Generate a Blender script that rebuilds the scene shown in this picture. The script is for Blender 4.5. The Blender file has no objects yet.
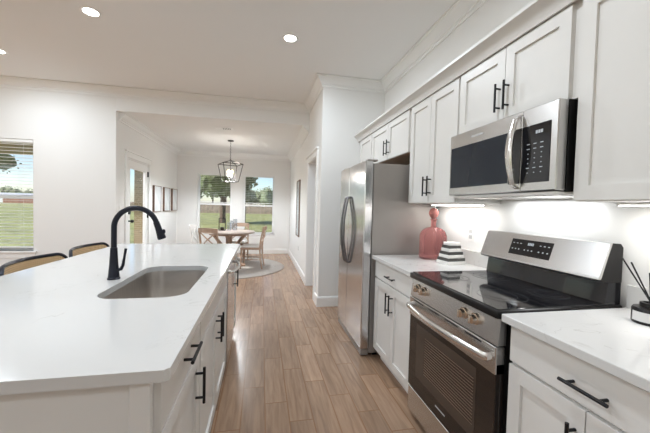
import bpy, bmesh, math, random
from mathutils import Vector, Matrix
PI = math.pi
random.seed(7)
C = bpy.context.scene.collection
SC = bpy.context.scene

# ------------------------------------------------------------------ camera
cam = bpy.data.cameras.new('camera'); camo = bpy.data.objects.new('camera', cam); C.objects.link(camo)
cam.sensor_width = 36; cam.lens = 312.39 / 650 * 36; cam.clip_start = .02; cam.clip_end = 400
R_ = (0.97988355, -0.19788311, 0.02589417); U_ = (-0.01917562, 0.03579353, 0.99917522); F_ = (0.19864675, 0.97957190, -0.03127896)
m = Matrix(((R_[0], U_[0], -F_[0], 0), (R_[1], U_[1], -F_[1], 0), (R_[2], U_[2], -F_[2], 1.323), (0, 0, 0, 1)))
camo.matrix_world = m
SC.camera = camo

# ------------------------------------------------------------------ world, sun, exposure
w = bpy.data.worlds.new('sky'); SC.world = w; w.use_nodes = True
nt = w.node_tree; bg = nt.nodes['Background']
sky = nt.nodes.new('ShaderNodeTexSky'); sky.sky_type = 'NISHITA'; sky.sun_disc = False
sky.sun_elevation = math.radians(40); sky.sun_rotation = math.radians(250); sky.altitude = 10
sky.air_density = 1.0; sky.dust_density = .6; sky.ozone_density = 4
tc = nt.nodes.new('ShaderNodeTexCoord'); mp = nt.nodes.new('ShaderNodeMapping'); mp.inputs['Scale'].default_value = (1, 1, 3.5)
cl = nt.nodes.new('ShaderNodeTexNoise'); cl.inputs['Scale'].default_value = 3.2; cl.inputs['Detail'].default_value = 7
cr = nt.nodes.new('ShaderNodeValToRGB'); cr.color_ramp.elements[0].position = .50; cr.color_ramp.elements[1].position = .78
cr.color_ramp.elements[0].color = (0, 0, 0, 1); cr.color_ramp.elements[1].color = (.8, .8, .8, 1)
mx = nt.nodes.new('ShaderNodeMix'); mx.data_type = 'RGBA'; mx.inputs[7].default_value = (2.6, 2.75, 2.95, 1)
nt.links.new(tc.outputs['Generated'], mp.inputs[0]); nt.links.new(mp.outputs[0], cl.inputs['Vector'])
nt.links.new(cl.outputs[0], cr.inputs[0]); nt.links.new(cr.outputs[0], mx.inputs[0])
nt.links.new(sky.outputs[0], mx.inputs[6]); nt.links.new(mx.outputs[2], bg.inputs[0])
bg.inputs[1].default_value = 0.19
sun = bpy.data.lights.new('sun', 'SUN'); suno = bpy.data.objects.new('sun', sun); C.objects.link(suno)
sun.energy = 6.5; sun.angle = .02; sun.color = (1, .98, .95); suno.rotation_euler = (math.radians(50), 0, math.radians(-70))
SC.view_settings.view_transform = 'Standard'; SC.view_settings.look = 'None'
SC.view_settings.gamma = 1; SC.view_settings.use_curve_mapping = False
SC.view_settings.exposure = 0.30
CAN_W = 17.0        # watts of each recessed ceiling light
SC.cycles.max_bounces = 10; SC.cycles.diffuse_bounces = 6; SC.cycles.glossy_bounces = 5
SC.cycles.transmission_bounces = 8; SC.cycles.transparent_max_bounces = 16
SC.cycles.sample_clamp_indirect = 6; SC.cycles.caustics_reflective = False; SC.cycles.caustics_refractive = False

# ------------------------------------------------------------------ materials
def mat(name, col, rough=.5, metal=0, noise=0, nscale=8, bump=0, bscale=40, spec=.5, trans=0, emit=None, es=1, stretch=None, coat=0, alpha=1, ior=1.45):
    M = bpy.data.materials.new(name); M.use_nodes = True
    n = M.node_tree; b = n.nodes['Principled BSDF']
    c = (*col, 1)
    b.inputs['Base Color'].default_value = c; b.inputs['Roughness'].default_value = rough
    b.inputs['Metallic'].default_value = metal; b.inputs['Specular IOR Level'].default_value = spec
    b.inputs['Transmission Weight'].default_value = trans; b.inputs['IOR'].default_value = ior
    b.inputs['Coat Weight'].default_value = coat; b.inputs['Coat Roughness'].default_value = .05
    b.inputs['Alpha'].default_value = alpha
    if emit: b.inputs['Emission Color'].default_value = (*emit, 1); b.inputs['Emission Strength'].default_value = es
    if noise or bump:
        t = n.nodes.new('ShaderNodeTexCoord'); mm = n.nodes.new('ShaderNodeMapping')
        n.links.new(t.outputs['Object'], mm.inputs[0])
        if stretch: mm.inputs['Scale'].default_value = stretch
        if noise:
            nz = n.nodes.new('ShaderNodeTexNoise'); nz.inputs['Scale'].default_value = nscale; nz.inputs['Detail'].default_value = 4
            n.links.new(mm.outputs[0], nz.inputs['Vector'])
            rp = n.nodes.new('ShaderNodeValToRGB')
            rp.color_ramp.elements[0].position = .3; rp.color_ramp.elements[1].position = .7
            rp.color_ramp.elements[0].color = (*[max(0, x * (1 - noise)) for x in col], 1)
            rp.color_ramp.elements[1].color = (*[min(1, x * (1 + noise)) for x in col], 1)
            n.links.new(nz.outputs[0], rp.inputs[0]); n.links.new(rp.outputs[0], b.inputs['Base Color'])
        if bump:
            nb = n.nodes.new('ShaderNodeTexNoise'); nb.inputs['Scale'].default_value = bscale
            n.links.new(mm.outputs[0], nb.inputs['Vector'])
            bp = n.nodes.new('ShaderNodeBump'); bp.inputs['Strength'].default_value = bump; bp.inputs['Distance'].default_value = .01
            n.links.new(nb.outputs[0], bp.inputs['Height']); n.links.new(bp.outputs[0], b.inputs['Normal'])
    return M

def floor_mat():
    M = bpy.data.materials.new('wood_look_plank_tile'); M.use_nodes = True
    n = M.node_tree; L = n.links; b = n.nodes['Principled BSDF']
    geo = n.nodes.new('ShaderNodeNewGeometry'); sp = n.nodes.new('ShaderNodeSeparateXYZ'); L.new(geo.outputs['Position'], sp.inputs[0])
    def mth(op, a, bb=None):
        q = n.nodes.new('ShaderNodeMath'); q.operation = op
        for i, v in enumerate((a, bb)):
            if v is None: continue
            if isinstance(v, (int, float)): q.inputs[i].default_value = v
            else: L.new(v, q.inputs[i])
        return q.outputs[0]
    W, LN = .1475, .62
    u = mth('DIVIDE', mth('SUBTRACT', sp.outputs[0], .045), W)
    r = mth('FLOOR', u); fu = mth('FRACT', u)
    v = mth('DIVIDE', mth('ADD', mth('SUBTRACT', sp.outputs[1], 2.075), mth('MULTIPLY', r, .2)), LN)
    k = mth('FLOOR', v); fv = mth('FRACT', v)
    du = mth('MULTIPLY', mth('MINIMUM', fu, mth('SUBTRACT', 1, fu)), W)
    dv = mth('MULTIPLY', mth('MINIMUM', fv, mth('SUBTRACT', 1, fv)), LN)
    g = mth('LESS_THAN', mth('MINIMUM', du, dv), .0032)
    cmb = n.nodes.new('ShaderNodeCombineXYZ'); L.new(r, cmb.inputs[0]); L.new(k, cmb.inputs[1])
    wn = n.nodes.new('ShaderNodeTexWhiteNoise'); L.new(cmb.outputs[0], wn.inputs['Vector'])
    # grain
    off = n.nodes.new('ShaderNodeVectorMath'); off.operation = 'MULTIPLY_ADD'
    L.new(geo.outputs['Position'], off.inputs[0]); off.inputs[1].default_value = (34, 3.0, 1)
    sc = n.nodes.new('ShaderNodeVectorMath'); sc.operation = 'SCALE'; L.new(wn.outputs['Color'], sc.inputs[0]); sc.inputs['Scale'].default_value = 40
    L.new(sc.outputs[0], off.inputs[2])
    nz = n.nodes.new('ShaderNodeTexNoise'); nz.inputs['Scale'].default_value = 1; nz.inputs['Detail'].default_value = 5; nz.inputs['Distortion'].default_value = .6
    L.new(off.outputs[0], nz.inputs['Vector'])
    rp = n.nodes.new('ShaderNodeValToRGB'); e = rp.color_ramp.elements
    e[0].position = .28; e[0].color = (.29, .185, .122, 1); e[1].position = .75; e[1].color = (.475, .312, .205, 1)
    L.new(nz.outputs[0], rp.inputs[0])
    hs = n.nodes.new('ShaderNodeHueSaturation'); L.new(rp.outputs[0], hs.inputs['Color'])
    L.new(mth('ADD', mth('MULTIPLY', wn.outputs['Value'], .30), .85), hs.inputs['Value'])
    mxx = n.nodes.new('ShaderNodeMix'); mxx.data_type = 'RGBA'; L.new(g, mxx.inputs[0]); L.new(hs.outputs[0], mxx.inputs[6])
    mxx.inputs[7].default_value = (.30, .165, .09, 1)
    L.new(mxx.outputs[2], b.inputs['Base Color'])
    b.inputs['Roughness'].default_value = .27
    bp = n.nodes.new('ShaderNodeBump'); bp.inputs['Strength'].default_value = .25; bp.inputs['Distance'].default_value = .003
    L.new(mth('SUBTRACT', nz.outputs[0], mth('MULTIPLY', g, 1.0)), bp.inputs['Height']); L.new(bp.outputs[0], b.inputs['Normal'])
    return M

def quartz_mat():
    M = bpy.data.materials.new('white_quartz'); M.use_nodes = True
    n = M.node_tree; L = n.links; b = n.nodes['Principled BSDF']
    geo = n.nodes.new('ShaderNodeNewGeometry')
    a = n.nodes.new('ShaderNodeTexNoise'); a.inputs['Scale'].default_value = 5; a.inputs['Detail'].default_value = 8; a.inputs['Distortion'].default_value = 1.5
    L.new(geo.outputs['Position'], a.inputs['Vector'])
    rp = n.nodes.new('ShaderNodeValToRGB'); e = rp.color_ramp.elements
    e[0].position = .485; e[0].color = (0, 0, 0, 1); e[1].position = .515; e[1].color = (0, 0, 0, 1)
    q = e.new(.5); q.color = (1, 1, 1, 1)
    L.new(a.outputs[0], rp.inputs[0])
    p = n.nodes.new('ShaderNodeTexNoise'); p.inputs['Scale'].default_value = 3.1; p.inputs['Detail'].default_value = 2
    L.new(geo.outputs['Position'], p.inputs['Vector'])
    r2 = n.nodes.new('ShaderNodeValToRGB'); r2.color_ramp.elements[0].position = .52; r2.color_ramp.elements[1].position = .68
    L.new(p.outputs[0], r2.inputs[0])
    mu = n.nodes.new('ShaderNodeMath'); mu.operation = 'MULTIPLY'; L.new(rp.outputs[0], mu.inputs[0]); L.new(r2.outputs[0], mu.inputs[1])
    m2 = n.nodes.new('ShaderNodeMath'); m2.operation = 'MULTIPLY'; L.new(mu.outputs[0], m2.inputs[0]); m2.inputs[1].default_value = .7
    mxx = n.nodes.new('ShaderNodeMix'); mxx.data_type = 'RGBA'; L.new(m2.outputs[0], mxx.inputs[0])
    mxx.inputs[6].default_value = (.66, .655, .645, 1); mxx.inputs[7].default_value = (.36, .34, .32, 1)
    L.new(mxx.outputs[2], b.inputs['Base Color']); b.inputs['Roughness'].default_value = .12
    return M

def wicker_mat():
    M = mat('cane_webbing', (.72, .5, .28), .6)
    n = M.node_tree; L = n.links; b = n.nodes['Principled BSDF']
    t = n.nodes.new('ShaderNodeTexCoord'); ch = n.nodes.new('ShaderNodeTexVoronoi'); ch.inputs['Scale'].default_value = 75; ch.inputs['Randomness'].default_value = 0
    m0 = n.nodes.new('ShaderNodeMapping'); m0.inputs['Scale'].default_value = (0, 1, 1); L.new(t.outputs['Object'], m0.inputs[0]); L.new(m0.outputs[0], ch.inputs['Vector'])
    rp = n.nodes.new('ShaderNodeValToRGB'); e = rp.color_ramp.elements
    e[0].position = .2; e[0].color = (.35, .22, .12, 1); e[1].position = .34; e[1].color = (.82, .58, .33, 1)
    L.new(ch.outputs['Distance'], rp.inputs[0]); L.new(rp.outputs[0], b.inputs['Base Color'])
    return M

def pane_mat(name, tint=(1, 1, 1), gl=.05):
    M = bpy.data.materials.new(name); M.use_nodes = True
    n = M.node_tree; n.nodes.remove(n.nodes['Principled BSDF'])
    tr = n.nodes.new('ShaderNodeBsdfTransparent'); tr.inputs[0].default_value = (*tint, 1)
    g = n.nodes.new('ShaderNodeBsdfGlossy'); g.inputs['Roughness'].default_value = .02
    mxs = n.nodes.new('ShaderNodeMixShader')
    
    mxs.inputs[0].default_value = gl; n.links.new(tr.outputs[0], mxs.inputs[1]); n.links.new(g.outputs[0], mxs.inputs[2])
    n.links.new(mxs.outputs[0], n.nodes['Material Output'].inputs[0])
    return M

def brick_mat(name, c1, c2, mo, sc, hgt=.5):
    M = mat(name, c1, .8); n = M.node_tree; b = n.nodes['Principled BSDF']
    t = n.nodes.new('ShaderNodeNewGeometry'); mm = n.nodes.new('ShaderNodeMapping'); mm.inputs['Rotation'].default_value = (PI / 2, 0, 0)
    br = n.nodes.new('ShaderNodeTexBrick'); br.inputs['Scale'].default_value = sc
    br.inputs['Color1'].default_value = (*c1, 1); br.inputs['Color2'].default_value = (*c2, 1); br.inputs['Mortar'].default_value = (*mo, 1)
    n.links.new(t.outputs['Position'], mm.inputs[0]); n.links.new(mm.outputs[0], br.inputs['Vector']); n.links.new(br.outputs[0], b.inputs['Base Color'])
    return M

WALL = mat('wall_paint', (.83, .825, .81), .7, bump=.04, bscale=220)
CEIL = mat('ceiling_paint', (.85, .85, .84), .8, bump=.05, bscale=180)
TRIM = mat('trim_paint', (.88, .88, .87), .35)
CAB = mat('cabinet_paint', (.74, .725, .70), .38, noise=.01)
CABIN = mat('cabinet_gap_shadow_wood', (.45, .42, .38), .7, noise=.05)
RAW = mat('raw_cabinet_underside', (.42, .28, .19), .6, noise=.1)
FLOOR = floor_mat(); QUARTZ = quartz_mat(); CANE = wicker_mat()
STEEL = mat('brushed_steel', (.62, .61, .60), .27, 1, noise=.02, nscale=3, stretch=(10, .3, 10))
STEELV = mat('fridge_steel', (.66, .66, .67), .16, 1, noise=.03, nscale=6, stretch=(80, 80, 1))
SIDE = mat('fridge_grey_side', (.33, .305, .285), .42, .35, noise=.02)
SINKM = mat('sink_steel', (.60, .57, .54), .3, 1, noise=.05, nscale=8, stretch=(1, 20, 1))
CHROME = mat('satin_handle_steel', (.75, .73, .71), .2, 1)
DSTEEL = mat('dark_handle_steel', (.22, .22, .235), .25, 1)
KNOB = mat('warm_knob_steel', (.78, .68, .58), .22, 1)
BLACK = mat('black_pull', (.012, .012, .014), .38, .3)
NAVY = mat('matte_black_faucet', (.018, .02, .03), .33, .4)
BGLASS = mat('black_glass', (.012, .012, .014), .06, spec=.6)
MWGLASS = mat('microwave_smoked_glass', (.014, .02, .03), .09, spec=.5)
OVGLASS = mat('oven_door_glass', (.02, .014, .012), .07, spec=.6)
OVWIN = mat('oven_window_glass', (.065, .048, .038), .1, spec=.5)
BBODY = mat('black_enamel', (.010, .009, .009), .28, spec=.35)
WPLAS = mat('white_plastic', (.82, .81, .79), .4)
PLASG = mat('grey_print', (.45, .45, .45), .5)
RINGM = mat('burner_ring_print', (.075, .078, .085), .2)
LEDP = mat('pale_print', (.38, .40, .42), .5, emit=(.8, .9, 1), es=.12)
RACK = mat('oven_rack_wire', (.42, .34, .27), .3, .9)
PINK = mat('pink_glass', (.86, .36, .35), .08, trans=.8, ior=1.2)
PINKD = mat('pink_glass_solid', (.85, .36, .33), .08, trans=.6, ior=1.25)
STONE_W = mat('white_marble', (.78, .76, .73), .3, noise=.06, nscale=20)
STONE_B = mat('dark_grey_marble', (.07, .066, .062), .3, noise=.3, nscale=20)
WOOD = mat('weathered_oak', (.42, .29, .21), .55, noise=.16, nscale=6, stretch=(6, 6, 1.5))
WOODT = mat('oak_table_top', (.44, .36, .31), .4, noise=.12, nscale=5, stretch=(1, 8, 1))
SUNWOOD = mat('sunlit_pale_oak', (.66, .64, .62), .5, noise=.08, nscale=8)  # pale tone paints the sunlight falling on the left dining chair
CUSH = mat('white_cushion', (.85, .84, .82), .9, bump=.1, bscale=120)
RUG = mat('woven_rug', (.44, .405, .375), .95, noise=.08, nscale=30, bump=.4, bscale=160)
RUGE = mat('rug_binding', (.38, .33, .29), .95, noise=.08, nscale=30)
BRONZE = mat('dark_bronze', (.05, .045, .042), .35, .8)
CANDLE = mat('candle_sleeve', (.8, .78, .7), .5)
BULB = mat('flame_bulb', (1, .8, .5), .3, emit=(1, .62, .28), es=9)
LENS = mat('downlight_lens', (1, .98, .94), .5, emit=(1, .96, .9), es=14)
LEDBAR = mat('led_strip_lens', (1, 1, 1), .5, emit=(1, .98, .95), es=9)
PANE = pane_mat('window_glass')
VASE = pane_mat('vase_glass', (.92, .94, .96), .14)
BLIND = mat('blind_slat', (.85, .85, .84), .5)
ART = mat('abstract_print', (.72, .74, .76), .25, noise=.12, nscale=4)
ARTW = mat('walnut_frame', (.17, .10, .07), .45, noise=.15, nscale=10)
MIRR = mat('grey_print_panel', (.42, .47, .50), .12, .3, noise=.3, nscale=3)
GRASS = mat('lawn_grass', (.21, .215, .08), .95, noise=.35, nscale=1.2)
LEAF = mat('tree_leaves', (.13, .165, .065), .8, noise=.55, nscale=.7)
LEAF2 = mat('far_tree_leaves', (.17, .20, .11), .85, noise=.5, nscale=.5)
BARK = mat('tree_bark', (.12, .085, .06), .9, noise=.3, nscale=4)
FENCE = mat('weathered_fence_wood', (.33, .25, .20), .85, noise=.25, nscale=2)
BRICK = brick_mat('tan_brick', (.27, .22, .13), (.20, .16, .09), (.33, .29, .21), 5)
SOFF = mat('olive_soffit', (.30, .27, .13), .7, noise=.05)
SHED = mat('white_metal_siding', (.75, .76, .78), .5)
SHROOF = mat('grey_metal_roof', (.4, .42, .45), .5)
CLAY = mat('red_clay_strip', (.30, .14, .10), .9, noise=.2, nscale=.5)
LABEL = mat('grey_paper_label', (.62, .61, .6), .6)

# ------------------------------------------------------------------ mesh helpers
def box(bm, x0, y0, z0, x1, y1, z1, bev=0, seg=2):
    r = bmesh.ops.create_cube(bm, size=1)
    vs = r['verts']
    for v in vs:
        v.co = Vector(((x0 + x1) / 2 + v.co.x * abs(x1 - x0), (y0 + y1) / 2 + v.co.y * abs(y1 - y0), (z0 + z1) / 2 + v.co.z * abs(z1 - z0)))
    if bev:
        es = list({e for v in vs for e in v.link_edges})
        bmesh.ops.bevel(bm, geom=es, offset=bev, segments=seg, affect='EDGES', profile=.5)
    return bm
def cyl(bm, p, q, r, r2=None, n=16, caps=True):
    p, q = Vector(p), Vector(q); d = q - p; L = d.length
    a = bmesh.ops.create_cone(bm, cap_ends=caps, segments=n, radius1=r, radius2=r if r2 is None else r2, depth=L)
    mt = Matrix.Translation((p + q) / 2) @ d.to_track_quat('Z', 'Y').to_matrix().to_4x4()
    bmesh.ops.transform(bm, matrix=mt, verts=a['verts'])
    return bm
def tube(bm, pts, r, n=10, closed=False, squash=None):
    pts = [Vector(p) for p in pts]; N = len(pts); rings = []
    up = None
    for i, p in enumerate(pts):
        if closed: t = (pts[(i + 1) % N] - pts[i - 1]).normalized()
        else: t = (pts[min(i + 1, N - 1)] - pts[max(i - 1, 0)]).normalized()
        if up is None:
            up = Vector((0, 0, 1)) if abs(t.z) < .9 else Vector((1, 0, 0))
        s = t.cross(up).normalized(); up = s.cross(t).normalized()
        rr = r[i] if isinstance(r, (list, tuple)) else r
        k = squash or (1, 1)
        rings.append([bm.verts.new(p + s * math.cos(2 * PI * j / n) * rr * k[0] + up * math.sin(2 * PI * j / n) * rr * k[1]) for j in range(n)])
    for i in range(N if closed else N - 1):
        a, b = rings[i], rings[(i + 1) % N]
        for j in range(n): bm.faces.new((a[j], a[(j + 1) % n], b[(j + 1) % n], b[j]))
    if not closed:
        bm.faces.new(rings[0][::-1]); bm.faces.new(rings[-1])
    return bm
def lathe(bm, prof, cx=0, cy=0, n=32, capt=True):
    rings = []
    for r, z in prof:
        if r < 1e-5: rings.append([bm.verts.new((cx, cy, z))])
        else: rings.append([bm.verts.new((cx + r * math.cos(2 * PI * j / n), cy + r * math.sin(2 * PI * j / n), z)) for j in range(n)])
    for a, b in zip(rings, rings[1:]):
        for j in range(n):
            k = (j + 1) % n
            if len(a) == 1 and len(b) == 1: continue
            if len(a) == 1: bm.faces.new((a[0], b[k], b[j]))
            elif len(b) == 1: bm.faces.new((a[j], a[k], b[0]))
            else: bm.faces.new((a[j], a[k], b[k], b[j]))
    return bm
def prism(bm, poly, axis, a, b):
    """poly: 2-D points; extruded along axis between a and b. axis y: (x,z); axis x: (y,z); axis z: (x,y)"""
    def P(u, v, t): return {'y': (u, t, v), 'x': (t, u, v), 'z': (u, v, t)}[axis]
    A = [bm.verts.new(P(u, v, a)) for u, v in poly]; B = [bm.verts.new(P(u, v, b)) for u, v in poly]
    n = len(poly)
    bm.faces.new(A); bm.faces.new(B[::-1])
    for i in range(n): bm.faces.new((A[i], B[i], B[(i + 1) % n], A[(i + 1) % n]))
    bmesh.ops.recalc_face_normals(bm, faces=bm.faces)
    return bm
def sweep(bm, path, prof, z0=0):
    """path: list of (x,y), the room lies to its left; prof: (out, z) closed outline"""
    N = len(path); P = [Vector(p) for p in path]; rings = []
    for i in range(N):
        d1 = (P[i] - P[i - 1]).normalized() if i else None
        d2 = (P[i + 1] - P[i]).normalized() if i < N - 1 else None
        n1 = Vector((-d1.y, d1.x)) if d1 else None; n2 = Vector((-d2.y, d2.x)) if d2 else None
        if n1 is None: o = n2
        elif n2 is None: o = n1
        else: o = (n1 + n2) / (1 + n1.dot(n2))
        rings.append([bm.verts.new((P[i].x + o.x * u, P[i].y + o.y * u, z0 + v)) for u, v in prof])
    k = len(prof)
    for a, b in zip(rings, rings[1:]):
        for j in range(k): bm.faces.new((a[j], a[(j + 1) % k], b[(j + 1) % k], b[j]))
    bm.faces.new(rings[0]); bm.faces.new(rings[-1][::-1])
    bmesh.ops.recalc_face_normals(bm, faces=bm.faces)
    return bm
def B(): return bmesh.new()
def smooth(me, ang=35):
    for p in me.polygons: p.use_smooth = True
    me.set_sharp_from_angle(angle=math.radians(ang))
ROOTM = {}
def obj(name, bm, mt, parent=None, world=True, sm=True):
    bmesh.ops.recalc_face_normals(bm, faces=bm.faces)
    me = bpy.data.meshes.new(name); bm.to_mesh(me); bm.free()
    me.materials.append(mt)
    if sm: smooth(me)
    o = bpy.data.objects.new(name, me); C.objects.link(o)
    if parent is not None:
        o.parent = parent
        r = parent
        while r.parent: r = r.parent
        if world and r.name in ROOTM: me.transform(ROOTM[r.name].inverted())
    return o
def thing(name, label, cat, loc=(0, 0, 0), rz=0, group=None):
    o = bpy.data.objects.new(name, None); C.objects.link(o); o.empty_display_size = .05
    o.location = loc; o.rotation_euler = (0, 0, rz); o['label'] = label; o['category'] = cat
    if group: o['group'] = group
    ROOTM[o.name] = Matrix.Translation(loc) @ Matrix.Rotation(rz, 4, 'Z')
    return o
def tag(o, label, cat, group=None, kind=None):
    o['label'] = label; o['category'] = cat
    if group: o['group'] = group
    if kind: o['kind'] = kind
    return o
def struct(name, bm, mt, parent=None, sm=False):
    o = obj(name, bm, mt, parent, sm=sm)
    if parent is None: o['kind'] = 'structure'
    return o
def dup(root, loc, rz, label=None, group=None):
    r = root.copy(); C.objects.link(r); r.location = loc; r.rotation_euler = (0, 0, rz)
    if label: r['label'] = label
    if group: r['group'] = group
    for ch in list(root.children):
        c = ch.copy(); C.objects.link(c); c.parent = r
        for g in ch.children:
            d = g.copy(); C.objects.link(d); d.parent = c
    return r
def wallbox(bm, axis, pos, th, a0, a1, z0, z1, holes):
    """wall slab with rectangular holes (a,b,zb,zt); axis x: plane at X=pos..pos+th running in Y; axis y likewise"""
    cuts = sorted({a0, a1, *[h[0] for h in holes], *[h[1] for h in holes]})
    for s, e in zip(cuts, cuts[1:]):
        hs = sorted([h for h in holes if h[0] <= s + 1e-6 and h[1] >= e - 1e-6], key=lambda h: h[2])
        z = z0
        for h in hs + [(0, 0, z1, z1)]:
            if h[2] > z + 1e-5:
                if axis == 'x': box(bm, pos, s, z, pos + th, e, h[2])
                else: box(bm, s, pos, z, e, pos + th, h[2])
            z = h[3]
    return bm

# ------------------------------------------------------------------ structure
KX, HX, DX = 1.60, .75, -2.15          # kitchen wall, hall wall, dining left wall
PY, HY, FY = 4.03, 5.22, 8.65          # pier wall, header wall, dining far wall
CH, DH = 3.0, 2.67                     # ceilings
LX, BY = -6.6, -4.2                    # living left wall, back wall
b = B(); box(b, LX - .15, BY - .15, -.12, 3.2, FY + .15, 0); struct('floor', b, FLOOR)
b = B(); box(b, LX - .15, BY - .15, CH, KX + .12, HY, CH + .1); box(b, HX, HY - .02, CH, 3.2, 5.4, CH + .1); struct('ceiling', b, CEIL)
b = B(); box(b, DX - .15, HY + .12, DH, HX + .12, FY + .15, DH + .1); box(b, DX, HY, DH, HX, HY + .12, CH + .1)
struct('ceiling_dining', b, CEIL)
b = B(); box(b, KX, BY, 0, KX + .12, PY + .12, CH); struct('wall_right', b, WALL)
b = B(); box(b, HX, PY, 0, KX, PY + .12, CH); struct('wall_pier', b, WALL)
# hall-side wall with cased opening
OY0, OY1, OZ = 4.34, 5.13, 2.03
b = B(); wallbox(b, 'x', HX, .12, PY + .12, FY, 0, CH, [(OY0, OY1, 0, OZ)]); struct('wall_hall', b, WALL)
b = B(); box(b, HX + .12, OY1, 0, 3.2, OY1 + .1, CH); box(b, 3.1, PY + .12, 0, 3.2, OY1, CH); box(b, KX, PY + .12, 0, 3.1, PY + .2, CH); struct('wall_corridor', b, WALL)
WY0, WY1, WZ0, WZ1 = None, None, .56, 2.12
LW = [(-4.12, -3.21, .58, 2.17)]
b = B(); wallbox(b, 'y', HY, .14, LX, DX - .0, 0, CH + .1, LW); struct('wall_living', b, WALL)
DOOR = (5.62, 6.58, 0, 2.04)
b = B(); wallbox(b, 'x', DX - .07, .07, HY + .14, FY, 0, DH + .1, [DOOR]); struct('wall_dining_left', b, WALL)
DW = [(-1.65, -.79, .56, 2.12), (-.49, .33, .53, 2.12)]
b = B(); wallbox(b, 'y', FY, .14, DX - .14, HX + .12, 0, DH + .1, DW); struct('wall_far', b, WALL)
LWH = [(-.9, 1.5, .1, 2.3), (2.3, 4.4, .1, 2.3)]  # openings out of view, added to let daylight in
b = B(); wallbox(b, 'x', LX - .14, .14, BY, HY + .14, 0, CH, LWH); struct('wall_left', b, WALL)
BWH = [(-5.2, -2.8, .5, 2.2), (-1.2, 1.0, .5, 2.2)]  # rear openings, likewise added for daylight
b = B(); wallbox(b, 'y', BY - .14, .14, LX, KX + .12, 0, CH, BWH); struct('wall_back', b, WALL)

CROWN = [(0, 0), (.105, 0), (.105, -.016), (.088, -.022), (.075, -.045), (.045, -.078), (.028, -.088), (.028, -.1), (.014, -.104), (.014, -.13), (0, -.13)]
b = B(); sweep(b, [(KX, BY), (KX, PY), (HX, PY), (HX, HY), (LX, HY), (LX, BY)], CROWN, CH); struct('trim_1', b, TRIM, sm=True)
b = B(); sweep(b, [(HX, HY + .005), (HX, FY), (DX, FY), (DX, HY + .08)], CROWN, DH); struct('trim_2', b, TRIM, sm=True)
BASE = [(0, 0), (.018, 0), (.018, .115), (.012, .128), (.006, .132), (0, .132)]
b = B(); sweep(b, [(1.57, PY), (HX, PY), (HX, OY0 - .085)], BASE); struct('baseboard_pier', b, TRIM)
b = B(); sweep(b, [(HX, OY1 + .085), (HX, FY), (DX, FY), (DX, DOOR[1] + .09)], BASE); struct('baseboard_far', b, TRIM)
b = B(); sweep(b, [(DX, DOOR[0] - .09), (DX, HY), (LX, HY), (LX, BY)], BASE); struct('baseboard_left', b, TRIM)
b = B(); sweep(b, [(3.1, OY1), (HX + .12, OY1)], BASE); struct('baseboard_corridor', b, TRIM)
# casing of the hall opening
b = B()
box(b, HX - .02, OY0 - .085, 0, HX, OY0, OZ + .01, .003); box(b, HX - .02, OY1, 0, HX, OY1 + .085, OZ + .01, .003)
box(b, HX - .022, OY0 - .095, OZ, HX, OY1 + .095, OZ + .085, .003); box(b, HX - .04, OY0 - .11, OZ + .085, HX, OY1 + .11, OZ + .115, .006)
box(b, HX - .005, OY0, 0, HX + .125, OY0 + .012, OZ); box(b, HX - .005, OY1 - .012, 0, HX + .125, OY1 - .0, OZ); box(b, HX - .005, OY0, OZ - .012, HX + .125, OY1, OZ)
struct('trim_3', b, TRIM)

# windows
def window_y(n, x0, x1, z0, z1, y, blind_to, blab, inner=True):
    t = bpy.data.objects.new('window_%d' % n, None); C.objects.link(t); t['kind'] = 'structure'; t.location = ((x0 + x1) / 2, y, z0)
    ROOTM[t.name] = Matrix.Translation(t.location)
    b = B(); f = .045; zm = (z0 + z1) / 2 - .02
    for (a, c, d, e) in ((x0, x0 + f, z0, z1), (x1 - f, x1, z0, z1), (x0, x1, z0, z0 + f), (x0, x1, z1 - f, z1)): box(b, a, y + .07, d, c, y + .13, e)
    obj('window_frame', b, TRIM, t, sm=False)
    b = B(); box(b, x0 + f, y + .075, zm - .025, x1 - f, y + .12, zm + .025); obj('meeting_rail', b, TRIM, t, sm=False)
    b = B(); box(b, x0 + f, y + .098, z0 + f, x1 - f, y + .102, zm - .025); obj('pane', b, PANE, t, sm=False)
    b = B(); box(b, x0 + f, y + .098, zm + .025, x1 - f, y + .102, z1 - f); obj('pane', b, PANE, t, sm=False)
    b = B(); box(b, x0 - .05, y - .035, z0 - .025, x1 + .05, y + .07, z0, .004); obj('window_sill', b, TRIM, t, sm=False)
    b = B(); box(b, x0 - .03, y - .014, z0 - .1, x1 + .03, y, z0 - .025, .003); obj('apron', b, TRIM, t, sm=False)
    # blind
    bl = thing('window_blind', blab, 'blind', ((x0 + x1) / 2, y + .035, z1), 0, 'white slatted window blinds')
    b = B(); box(b, x0 + .012, y + .008, z1 - .045, x1 - .012, y + .062, z1 - .003, .003); obj('headrail', b, BLIND, bl, sm=False)
    b = B(); z = z1 - .075
    while z > blind_to + .03:
        box(b, x0 + .016, y + .012, z, x1 - .016, y + .058, z + .003); z -= .047
    obj('slats', b, BLIND, bl, sm=False)
    b = B(); box(b, x0 + .014, y + .012, blind_to, x1 - .014, y + .058, blind_to + .018, .003); obj('bottom_rail', b, BLIND, bl, sm=False)
    for xx in (x0 + .14, x1 - .14):
        b = B(); cyl(b, (xx, y + .035, blind_to), (xx, y + .035, z1 - .04), .0012, n=5); obj('ladder_cord', b, BLIND, bl)
window_y(1, -4.12, -3.21, .58, 2.17, HY, .62, 'lowered white slatted blind on the living window at far left')
window_y(2, *DW[0][:2], DW[0][2], DW[0][3], FY, 1.36, 'half lowered white blind on the dining window left of the lantern')
window_y(3, *DW[1][:2], DW[1][2], DW[1][3], FY, 1.36, 'half lowered white blind on the dining window near the right wall')
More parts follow.
